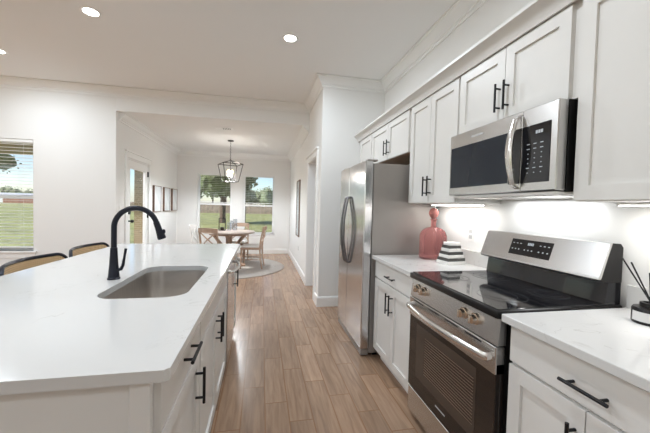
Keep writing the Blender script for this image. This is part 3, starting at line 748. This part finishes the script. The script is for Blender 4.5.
# ------------------------------------------------------------------ worktop things
# pink decanter
cx, cy, rz = 1.405, 2.37, math.radians(-8)
t = thing('glass_decanter', 'pink glass decanter with round stopper standing left of the range', 'bottle', (cx, cy, .914), rz)
def decanter(bm, w, d, h, sh, inset=0):
    segs = 10; rings = []
    zs = [(0 + inset, 1)] + [(h - sh + sh * math.sin(PI / 2 * k / segs), math.cos(PI / 2 * k / segs)) for k in range(segs + 1)]
    for z, s in zs:
        ww = max(.02, w * (.12 + .88 * s)) - inset; d_ = max(.02, d * (.3 + .7 * s)) - inset
        rings.append([bm.verts.new((x, y, z)) for x, y in rrect(-ww, ww, -d_, d_, min(ww, d_) * .35, 3)])
    for a, c in zip(rings, rings[1:]):
        for i in range(len(a)): bm.faces.new((a[i], a[(i + 1) % len(a)], c[(i + 1) % len(a)], c[i]))
    bm.faces.new(rings[0]); bm.faces.new(rings[-1])
b = B(); decanter(b, .098, .068, .265, .085); obj('bottle_body', b, PINK, t, world=False)
b = B(); lathe(b, [(.022, .255), (.021, .29), (.021, .318), (.030, .322), (.030, .330), (.02, .333), (0, .333)]); obj('neck', b, PINK, t, world=False)
b = B(); lathe(b, [(0, .333), (.016, .334), (.03, .348), (.041, .372), (.041, .390), (.028, .412), (.012, .422), (0, .424)], n=12); obj('stopper', b, PINKD, t, world=False)
# striped pyramid
t = thing('striped_stone_pyramid', 'stepped black and white marble pyramid beside the pink bottle', 'ornament', (1.43, 2.145, .914), math.radians(6))
z = 0; lv = [(.082, .024, 0), (.078, .023, 1), (.070, .024, 0), (.066, .023, 1), (.058, .024, 0), (.054, .023, 1), (.046, .022, 0)]
for w_, h_, c_ in lv:
    b = B(); box(b, -w_, -w_ * .8, z, w_, w_ * .8, z + h_, .002, 1); obj('dark_band' if c_ else 'white_tier', b, STONE_B if c_ else STONE_W, t, world=False, sm=False); z += h_
# diffuser
dx, dy = 1.445, .90
t = thing('reed_diffuser_jar', 'round black diffuser jar with grey label on the right counter', 'diffuser', (dx, dy, .914))
b = B(); lathe(b, [(0, .914), (.05, .914), (.052, .918), (.052, .968), (.048, .974), (.03, .976), (.03, .992), (.021, .993), (.021, .98), (0, .98)], dx, dy); obj('jar', b, BBODY, t)
b = B(); n = 16
A_ = []
for k in range(n + 1):
    a = math.radians(150 + 120 * k / n); A_.append([b.verts.new((dx + r * math.cos(a), dy + r * math.sin(a), z)) for r, z in ((.0522, .925), (.0530, .925), (.0530, .96), (.0522, .96))])
for p, q in zip(A_, A_[1:]):
    for j in range(4): b.faces.new((p[j], p[(j + 1) % 4], q[(j + 1) % 4], q[j]))
b.faces.new(A_[0]); b.faces.new(A_[-1]); obj('label', b, LABEL, t)
for (ex, ey, ez, lab) in ((-.095, .055, .19, 'black diffuser reed leaning farthest to the left'), (-.075, .035, .175, 'black diffuser reed just right of the leftmost one'), (.045, -.015, .135, 'black diffuser reed tilting right over the jar'), (.03, .03, .13, 'black diffuser reed tilting back toward the wall')):
    b = B(); v = Vector((ex, ey, ez)); p = Vector((dx, dy, .981)); q = Vector((ex, ey, .0)).normalized() * -.008
    cyl(b, p + q, p + q + v * .92, .0028, n=8)
    tag(obj('diffuser_reed', b, BLACK), lab, 'reed', 'diffuser reeds in the black jar')
def plate(x, y, z, axis, dirn, label, w_=.07, h_=.115, switch=False, name='wall_outlet'):
    t = thing(name, label, 'switch' if switch else 'outlet', (x, y, z))
    b = B(); c_ = B(); e_ = .006
    if axis == 'x':
        box(b, min(x, x + dirn * e_), y - w_ / 2, z - h_ / 2, max(x, x + dirn * e_), y + w_ / 2, z + h_ / 2, .002, 1)
        for s in (-1, 1): box(c_, min(x + dirn * .005, x + dirn * .009), y - .017, z + s * .022 - .014, max(x + dirn * .005, x + dirn * .009), y + .017, z + s * .022 + .014)
    else:
        box(b, x - w_ / 2, y - e_, z - h_ / 2, x + w_ / 2, y, z + h_ / 2, .002, 1)
        for s in (-1, 1): box(c_, x - .017, y - .009, z + s * .022 - .014, x + .017, y - .005, z + s * .022 + .014)
    obj('cover_plate', b, WPLAS, t, sm=False); obj('sockets' if not switch else 'rocker', c_, PLASG if not switch else WPLAS, t, sm=False)
plate(KX, 2.15, 1.14, 'x', -1, 'white outlet on the backsplash wall left of the range')
plate(HX, 6.35, .46, 'x', -1, 'white outlet low on the right dining wall')
plate(DX, 5.36, 1.2, 'x', 1, 'white light switch beside the patio door', switch=True, name='light_switch')

# ------------------------------------------------------------------ dining
t = thing('round_rug', 'round woven beige rug under the dining table', 'rug', (-.72, 6.85, 0))
b = B(); lathe(b, [(0, .001), (1.18, .001), (1.18, .011), (0, .012)], -.72, 6.85, 72); obj('field', b, RUG, t)
b = B(); lathe(b, [(1.18, .001), (1.215, .001), (1.215, .011), (1.18, .0115), (1.18, .001)], -.72, 6.85, 72); obj('border', b, RUGE, t)
tx, ty = -.66, 6.8; TR = .53
t = thing('dining_table', 'round wooden pedestal dining table with a cross base', 'table', (tx, ty, .012))
b = B(); lathe(b, [(0, .73), (TR - .02, .73), (TR, .738), (TR, .758), (TR - .008, .763), (0, .763)], tx, ty, 56); obj('table_top', b, WOODT, t)
b = B(); lathe(b, [(.38, .69), (.40, .69), (.40, .73), (.38, .73), (.38, .69)], tx, ty, 48); obj('apron', b, WOOD, t)
b = B(); box(b, tx - .06, ty - .06, .05, tx + .06, ty + .06, .72, .006); box(b, tx - .35, ty - .04, .66, tx + .35, ty + .04, .7, .004); box(b, tx - .04, ty - .35, .66, tx + .04, ty + .35, .7, .004); obj('pedestal', b, WOOD, t)
for k in range(4):
    a = PI / 2 * k; c_, s_ = math.cos(a), math.sin(a)
    b = B(); bx = [(0, .03, 0)]
    tube(b, [(tx + .05 * c_, ty + .05 * s_, .33), (tx + .30 * c_, ty + .30 * s_, .67)], .035, 4); obj('brace', b, WOOD, t, sm=False)
    b = B(); tube(b, [(tx + .0 * c_, ty + .0 * s_, .075), (tx + .22 * c_, ty + .22 * s_, .065), (tx + .34 * c_, ty + .34 * s_, .045)], [.05, .045, .032], 4); obj('foot', b, WOOD, t, sm=False)
def make_chair(label, wm):
    t = thing('dining_chair', label, 'chair', (0, 0, 0), 0, 'cross back chairs around the dining table')
    # faces +y; back at -y
    for s in (-1, 1):
        b = B(); tube(b, [(s * .185, .19, .012), (s * .18, .18, .44)], [.014, .02], 8); obj('leg', b, wm, t, world=False)
        b = B(); tube(b, [(s * .19, -.24, .012), (s * .19, -.20, .25), (s * .19, -.19, .44), (s * .19, -.205, .6), (s * .185, -.25, .84)], [.014, .018, .02, .018, .015], 8); obj('rear_leg', b, wm, t, world=False)
    b = B(); box(b, -.2, -.205, .405, .2, .205, .45, .012); obj('seat_frame', b, wm, t, world=False)
    b = B(); box(b, -.195, -.17, .45, .195, .20, .485, .016, 3); obj('seat_cushion', b, CUSH, t, world=False)
    b = B(); n = 10
    pr_ = []
    for k in range(n + 1):
        x = -.2 + .4 * k / n; y = -.25 - .045 * math.cos(PI / 2 * (x / .2)); pr_.append((x, y))
    rings = [[b.verts.new((x, y + o_, z)) for o_, z in ((-.011, .80), (.011, .80), (.011, .875 + .012 * math.cos(PI / 2 * x / .2)), (-.011, .875 + .012 * math.cos(PI / 2 * x / .2)))] for x, y in pr_]
    for a, c in zip(rings, rings[1:]):
        for j in range(4): b.faces.new((a[j], a[(j + 1) % 4], c[(j + 1) % 4], c[j]))
    b.faces.new(rings[0]); b.faces.new(rings[-1]); obj('top_rail', b, wm, t, world=False)
    b = B(); tube(b, [(-.18, -.2, .52), (0, -.265, .67), (.18, -.255, .81)], .011, 6); tube(b, [(.18, -.2, .52), (0, -.25, .67), (-.18, -.255, .81)], .011, 6); obj('cross_back', b, wm, t, world=False)
    b = B()
    for s in (-1, 1): cyl(b, (s * .185, -.21, .2), (s * .183, .187, .2), .009, n=8)
    cyl(b, (-.184, 0, .2), (.184, 0, .2), .009, n=8); obj('stretcher', b, wm, t, world=False)
    return t
c1 = make_chair('wooden cross back dining chair with white cushion, right of the table', WOOD)
c1.location = (-.19, 6.70, 0); c1.rotation_euler = (0, 0, math.radians(83))
dup(c1, (-.53, 7.42, 0), math.radians(170), 'wooden dining chair on the far side of the table by the windows')
dup(c1, (-.83, 6.16, 0), math.radians(-28), 'wooden dining chair at the table with its back to the kitchen')
c4 = make_chair('cross back chair coloured pale as if sunlit, left of the dining table', SUNWOOD)
c4.location = (-1.13, 6.78, 0); c4.rotation_euler = (0, 0, math.radians(-95))
# table decor
TT = .776
lx, ly = -.80, 6.78
t = thing('candle_lantern', 'open black wire candle holder on the dining table', 'candle holder', (lx, ly, TT))
b = B()
for sx in (-1, 1):
    for sy in (-1, 1): box(b, lx + sx * .062 - .004, ly + sy * .05 - .004, TT, lx + sx * .062 + .004, ly + sy * .05 + .004, TT + .26)
for z in (TT, TT + .252):
    for s in (-1, 1): box(b, lx - .062, ly + s * .05 - .004, z, lx + .062, ly + s * .05 + .004, z + .008); box(b, lx + s * .062 - .004, ly - .05, z, lx + s * .062 + .004, ly + .05, z + .008)
obj('wire_frame', b, BRONZE, t, sm=False)
b = B(); lathe(b, [(0, TT + .001), (.035, TT + .001), (.04, TT + .05), (.028, TT + .07), (0, TT + .07)], lx, ly); obj('candle_cup', b, BRONZE, t)
for (vx, vy, h, r, lab) in ((-.66, 6.74, .17, .04, 'short clear glass vase beside the black wire lantern'), (-.545, 6.80, .24, .045, 'tall clear glass vase on the right of the table top'), (-.62, 6.92, .2, .035, 'slim clear glass vase behind the two others')):
    b = B(); lathe(b, [(0, TT), (r, TT), (r * 1.05, TT + h * .5), (r * .95, TT + h), (r * .88, TT + h), (r * .95, TT + h * .5), (r * .9, TT + .01), (0, TT + .01)], vx, vy, 24)
    tag(obj('glass_vase', b, VASE), lab, 'vase', 'glass vases on the dining table')
# wall art
for (a, c, lab) in ((6.82, 7.26, 'framed pale abstract print nearest the patio door'), (7.48, 7.92, 'middle one of three framed pale prints on the dining wall'), (8.12, 8.55, 'framed pale print nearest the dining corner')):
    t = thing('framed_print', lab, 'picture', (DX, (a + c) / 2, 1.40), 0, 'three matching prints on the dining wall')
    b = B(); f = .014
    for (p, q, r, s) in ((a, a + f, 1.13, 1.665), (c - f, c, 1.13, 1.665), (a + f, c - f, 1.13, 1.13 + f), (a + f, c - f, 1.665 - f, 1.665)): box(b, DX + .001, p, r, DX + .04, q, s)
    obj('frame', b, ARTW, t, sm=False)
    b = B(); box(b, DX + .001, a + f, 1.13 + f, DX + .034, c - f, 1.665 - f); obj('print', b, ART, t, sm=False)
t = thing('framed_picture', 'tall grey picture in a dark frame on the right dining wall', 'picture', (HX, 6.5, 1.27))
b = B(); f = .02; a, c = 6.22, 6.72
for (p, q, r, s) in ((a, a + f, .70, 1.85), (c - f, c, .70, 1.85), (a + f, c - f, .70, .70 + f), (a + f, c - f, 1.85 - f, 1.85)): box(b, HX - .026, p, r, HX - .001, q, s)
obj('frame', b, ARTW, t, sm=False)
b = B(); box(b, HX - .02, a + f, .70 + f, HX - .001, c - f, 1.85 - f); obj('picture', b, MIRR, t, sm=False)
# pendant lantern
px_, py_ = -.67, 6.92; prz = math.radians(22)
t = thing('lantern_pendant', 'open dark metal lantern pendant hanging over the dining table', 'pendant light', (px_, py_, DH), prz)
b = B(); lathe(b, [(0, 0), (.062, 0), (.062, -.02), (.012, -.03), (0, -.03)]); obj('canopy', b, BRONZE, t, world=False)
b = B(); z = -.03; k = 0
while z > -.40:
    n = 10; pts = [((.011 * math.cos(2 * PI * j / n)) * (1 if k % 2 else 0), (.011 * math.cos(2 * PI * j / n)) * (0 if k % 2 else 1), z - .018 + .02 * math.sin(2 * PI * j / n)) for j in range(n)]
    tube(b, pts, .0028, 5, closed=True); z -= .031; k += 1
obj('chain', b, BRONZE, t, world=False)
zt1, zt2, zb1 = -.42, -.50, -.87; wt, wb = .205, .135
b = B(); T_ = [(sx * wt, sy * wt, zt2) for sx, sy in ((-1, -1), (1, -1), (1, 1), (-1, 1))]; Bt = [(sx * wb, sy * wb, zb1) for sx, sy in ((-1, -1), (1, -1), (1, 1), (-1, 1))]
for i in range(4):
    tube(b, [T_[i], T_[(i + 1) % 4]], .0075, 4); tube(b, [Bt[i], Bt[(i + 1) % 4]], .0075, 4); tube(b, [T_[i], Bt[i]], .0075, 4); tube(b, [T_[i], (0, 0, zt1)], .0075, 4)
cyl(b, (0, 0, zt1 + .03), (0, 0, -.80), .006); obj('cage', b, BRONZE, t, world=False)
for i in range(4):
    a = PI / 4 + PI / 2 * i; ex, ey = .055 * math.cos(a), .055 * math.sin(a)
    b = B(); tube(b, [(0, 0, -.80), (ex * .6, ey * .6, -.82), (ex, ey, -.80), (ex, ey, -.775)], .005, 6); lathe(b, [(0, -.78), (.018, -.775), (.018, -.77), (0, -.77)], ex, ey, 12); ar = obj('arm', b, BRONZE, t, world=False)
    b = B(); cyl(b, (ex, ey, -.77), (ex, ey, -.70), .011, n=12); obj('candle_sleeve', b, CANDLE, ar, world=False)
    b = B(); lathe(b, [(0, -.70), (.012, -.69), (.015, -.67), (.009, -.64), (0, -.615)], ex, ey, 12); obj('bulb', b, BULB, ar, world=False)
l = bpy.data.lights.new('pendant_fill', 'SPOT'); l.spot_size = math.radians(172); l.spot_blend = .5; l.energy = 150; l.shadow_soft_size = .1; l.color = (.90, .955, 1)  # cool wide spot added inside the pendant to brighten the dining room
l2 = bpy.data.lights.new('pendant_glow', 'POINT'); l2.energy = 12; l2.shadow_soft_size = .06; l2.color = (1, .95, .88)
lo2 = bpy.data.objects.new('pendant_glow', l2); C.objects.link(lo2); lo2.parent = t; lo2.location = (0, 0, -.66)
lo = bpy.data.objects.new('pendant_fill', l); C.objects.link(lo); lo.parent = t; lo.location = (0, 0, -.655)
t = thing('ceiling_vent', 'white slotted air register in the dining ceiling', 'vent', (-.68, 5.85, DH))
b = B(); vx, vy = -.68, 5.85; box(b, vx - .15, vy - .075, DH - .008, vx + .15, vy + .075, DH - .0005, .003, 1); obj('grille', b, TRIM, t, sm=False)
b = B()
for k in range(5): box(b, vx - .02 + k * .028, vy - .05, DH - .010, vx - .006 + k * .028, vy + .05, DH - .0075)
obj('slots', b, BBODY, t, sm=False)

# ------------------------------------------------------------------ outdoors
b = B(); box(b, -300, -60, -.5, 200, 320, -.3); o = tag(obj('lawn', b, GRASS, sm=False), 'green mown lawn outside the windows', 'lawn', kind='stuff')
b = B(); box(b, DX - 4.6, HY + .14, -.3, DX - .14, 8.9, -.04); struct('patio_slab', b, mat('concrete', (.5, .48, .45), .9, noise=.1))
b = B(); box(b, DX - 4.6, 7.7, 2.60, DX - .14, 8.8, 2.72); box(b, DX - 4.6, 8.45, 2.36, DX - .14, 8.65, 2.60); tag(obj('porch_roof', b, SOFF, sm=False), 'olive porch ceiling and beam seen at the top of the living window', 'porch')
b = B(); box(b, -3.04, 8.36, -.04, -2.60, 8.74, 2.36); tag(obj('porch_column', b, BRICK, sm=False), 'tan brick porch column seen through the patio door', 'column')
def tree(x, y, h, r, label, lm, nleaf=900, trunk=.18, zc=None, seed=1, cat='tree', group=None, crown=(1, 1, .8)):
    rnd = random.Random(seed)
    t = thing('leafy_tree', label, cat, (x, y, -.3), 0, group)
    zc = zc if zc is not None else h - r * .75
    b = B(); tube(b, [(0, 0, 0), (.05, 0, zc * .5), (-.05, .05, zc)], [trunk, trunk * .8, trunk * .5], 8)
    for k in range(5):
        a = rnd.uniform(0, 6.28); tube(b, [(0, 0, zc * rnd.uniform(.55, .8)), (r * .55 * math.cos(a), r * .55 * math.sin(a), zc + r * rnd.uniform(0, .4))], [trunk * .4, trunk * .1], 6)
    obj('trunk', b, BARK, t, world=False)
    b = B(); blobs = []
    for k in range(9):
        a = rnd.uniform(0, 6.28); q = rnd.uniform(.2, .65) * r
        blobs.append((q * math.cos(a) * crown[0], q * math.sin(a) * crown[1], zc + rnd.uniform(-.5, .6) * r * crown[2], r * rnd.uniform(.35, .5)))
    for bx_, by_, bz_, br_ in blobs:
        ms = bmesh.ops.create_icosphere(b, subdivisions=2, radius=br_ * .8, matrix=Matrix.Translation((bx_, by_, bz_)))
        for v in ms['verts']: v.co += Vector((rnd.uniform(-1, 1), rnd.uniform(-1, 1), rnd.uniform(-1, 1))) * br_ * .13
    for k in range(nleaf):
        bx_, by_, bz_, br_ = rnd.choice(blobs); u = Vector((rnd.gauss(0, 1), rnd.gauss(0, 1), rnd.gauss(0, 1))).normalized() * br_ * rnd.uniform(.8, 1.3) + Vector((bx_, by_, bz_))
        s = r * .055; d1 = Vector((rnd.gauss(0, 1), rnd.gauss(0, 1), rnd.gauss(0, 1))).normalized() * s; d2 = d1.cross(Vector((rnd.gauss(0, 1), rnd.gauss(0, 1), rnd.gauss(0, 1)))).normalized() * s
        b.faces.new([b.verts.new(u + d1), b.verts.new(u + d2), b.verts.new(u - d1), b.verts.new(u - d2)])
    obj('foliage', b, lm, t, world=False, sm=False)
    return t
tree(-3.3, 28, 8.2, 3.0, 'dark leafy tree filling the dining window left of the lantern', LEAF, 2600, .26, 4.9, 3)
tree(-1.3, 25, 6.6, 1.35, 'leafy branch crown at the upper left of the right dining window', LEAF, 500, .07, 5.2, 5)
G = 'far treeline behind the fence'
labs = ['far bushy tree behind the fence, leftmost seen in the left dining window', 'far bushy tree right of the leftmost one in the left dining window', 'far bushy tree in the middle of the left dining window', 'far bushy tree at the right edge of the left dining window', 'far bushy tree behind the wall between the dining windows', 'far tree at the left of the right dining window', 'far tree in the middle of the right dining window', 'far tree at the right of the right dining window', 'far tree seen at the right edge of the right dining window']
xs = [-16.5, -13, -10, -7, -4.6, -2.2, .2, 2.6, 5]
for i, x in enumerate(xs):
    tree(x, 64 + (i % 3) * 2, [9, 8.6, 9.4, 8.4, 7, 6.6, 6.2, 5.8, 5.6][i], 2.6, labs[i], LEAF2, 500, .2, [5.4, 5, 5.6, 4.6, 3.8, 3.6, 3.4, 3.0, 2.9][i], 20 + i, group=G)
b = B()
for k in range(60): box(b, -22 + k * .5, 57.97, -.3, -21.54 + k * .5, 58.0, 1.25 + .03 * (k % 3))
for z in (0.1, 1.0): box(b, -22, 57.93, z, 8, 57.97, z + .1)
tag(obj('board_fence', b, FENCE, sm=False), 'long brown board fence behind the lawn in the dining windows', 'fence')
# far left view
t = thing('low_barn', 'low white farm building far off in the living window', 'building', (-97, 151, -.3))
b = B(); box(b, -112, 148, -.3, -84, 156, 2.6); obj('walls', b, SHED, t, sm=False)
b = B(); prism(b, [(147.5, 2.6), (156.5, 2.6), (152, 3.7)], 'x', -112.5, -83.5); obj('roof', b, SHROOF, t, sm=False)
b = B(); box(b, -96, 140, -.3, -70, 140.4, 1.35); tag(obj('red_field_wall', b, CLAY, sm=False), 'long low red wall in front of the far white building', 'wall')
for i, (x, h) in enumerate(((-122, 6.2), (-113, 5.6), (-104, 6.8), (-95, 6), (-86, 7.4))):
    tree(x, 168, h + .6, 5.2, ['far tree at the left end behind the white building', 'second far tree from the left behind the white building', 'far tree behind the middle of the white building', 'far tree behind the right half of the white building', 'tallest far tree at the right end behind the white building'][i], LEAF2, 300, .3, 3.6, 60 + i, group='far trees behind the white building', crown=(1.2, 1, .5))
tree(-7.0, 9.8, 3.3, .55, 'tree whose twigs hang into the top left of the living window', LEAF, 300, .04, 2.75, 90)
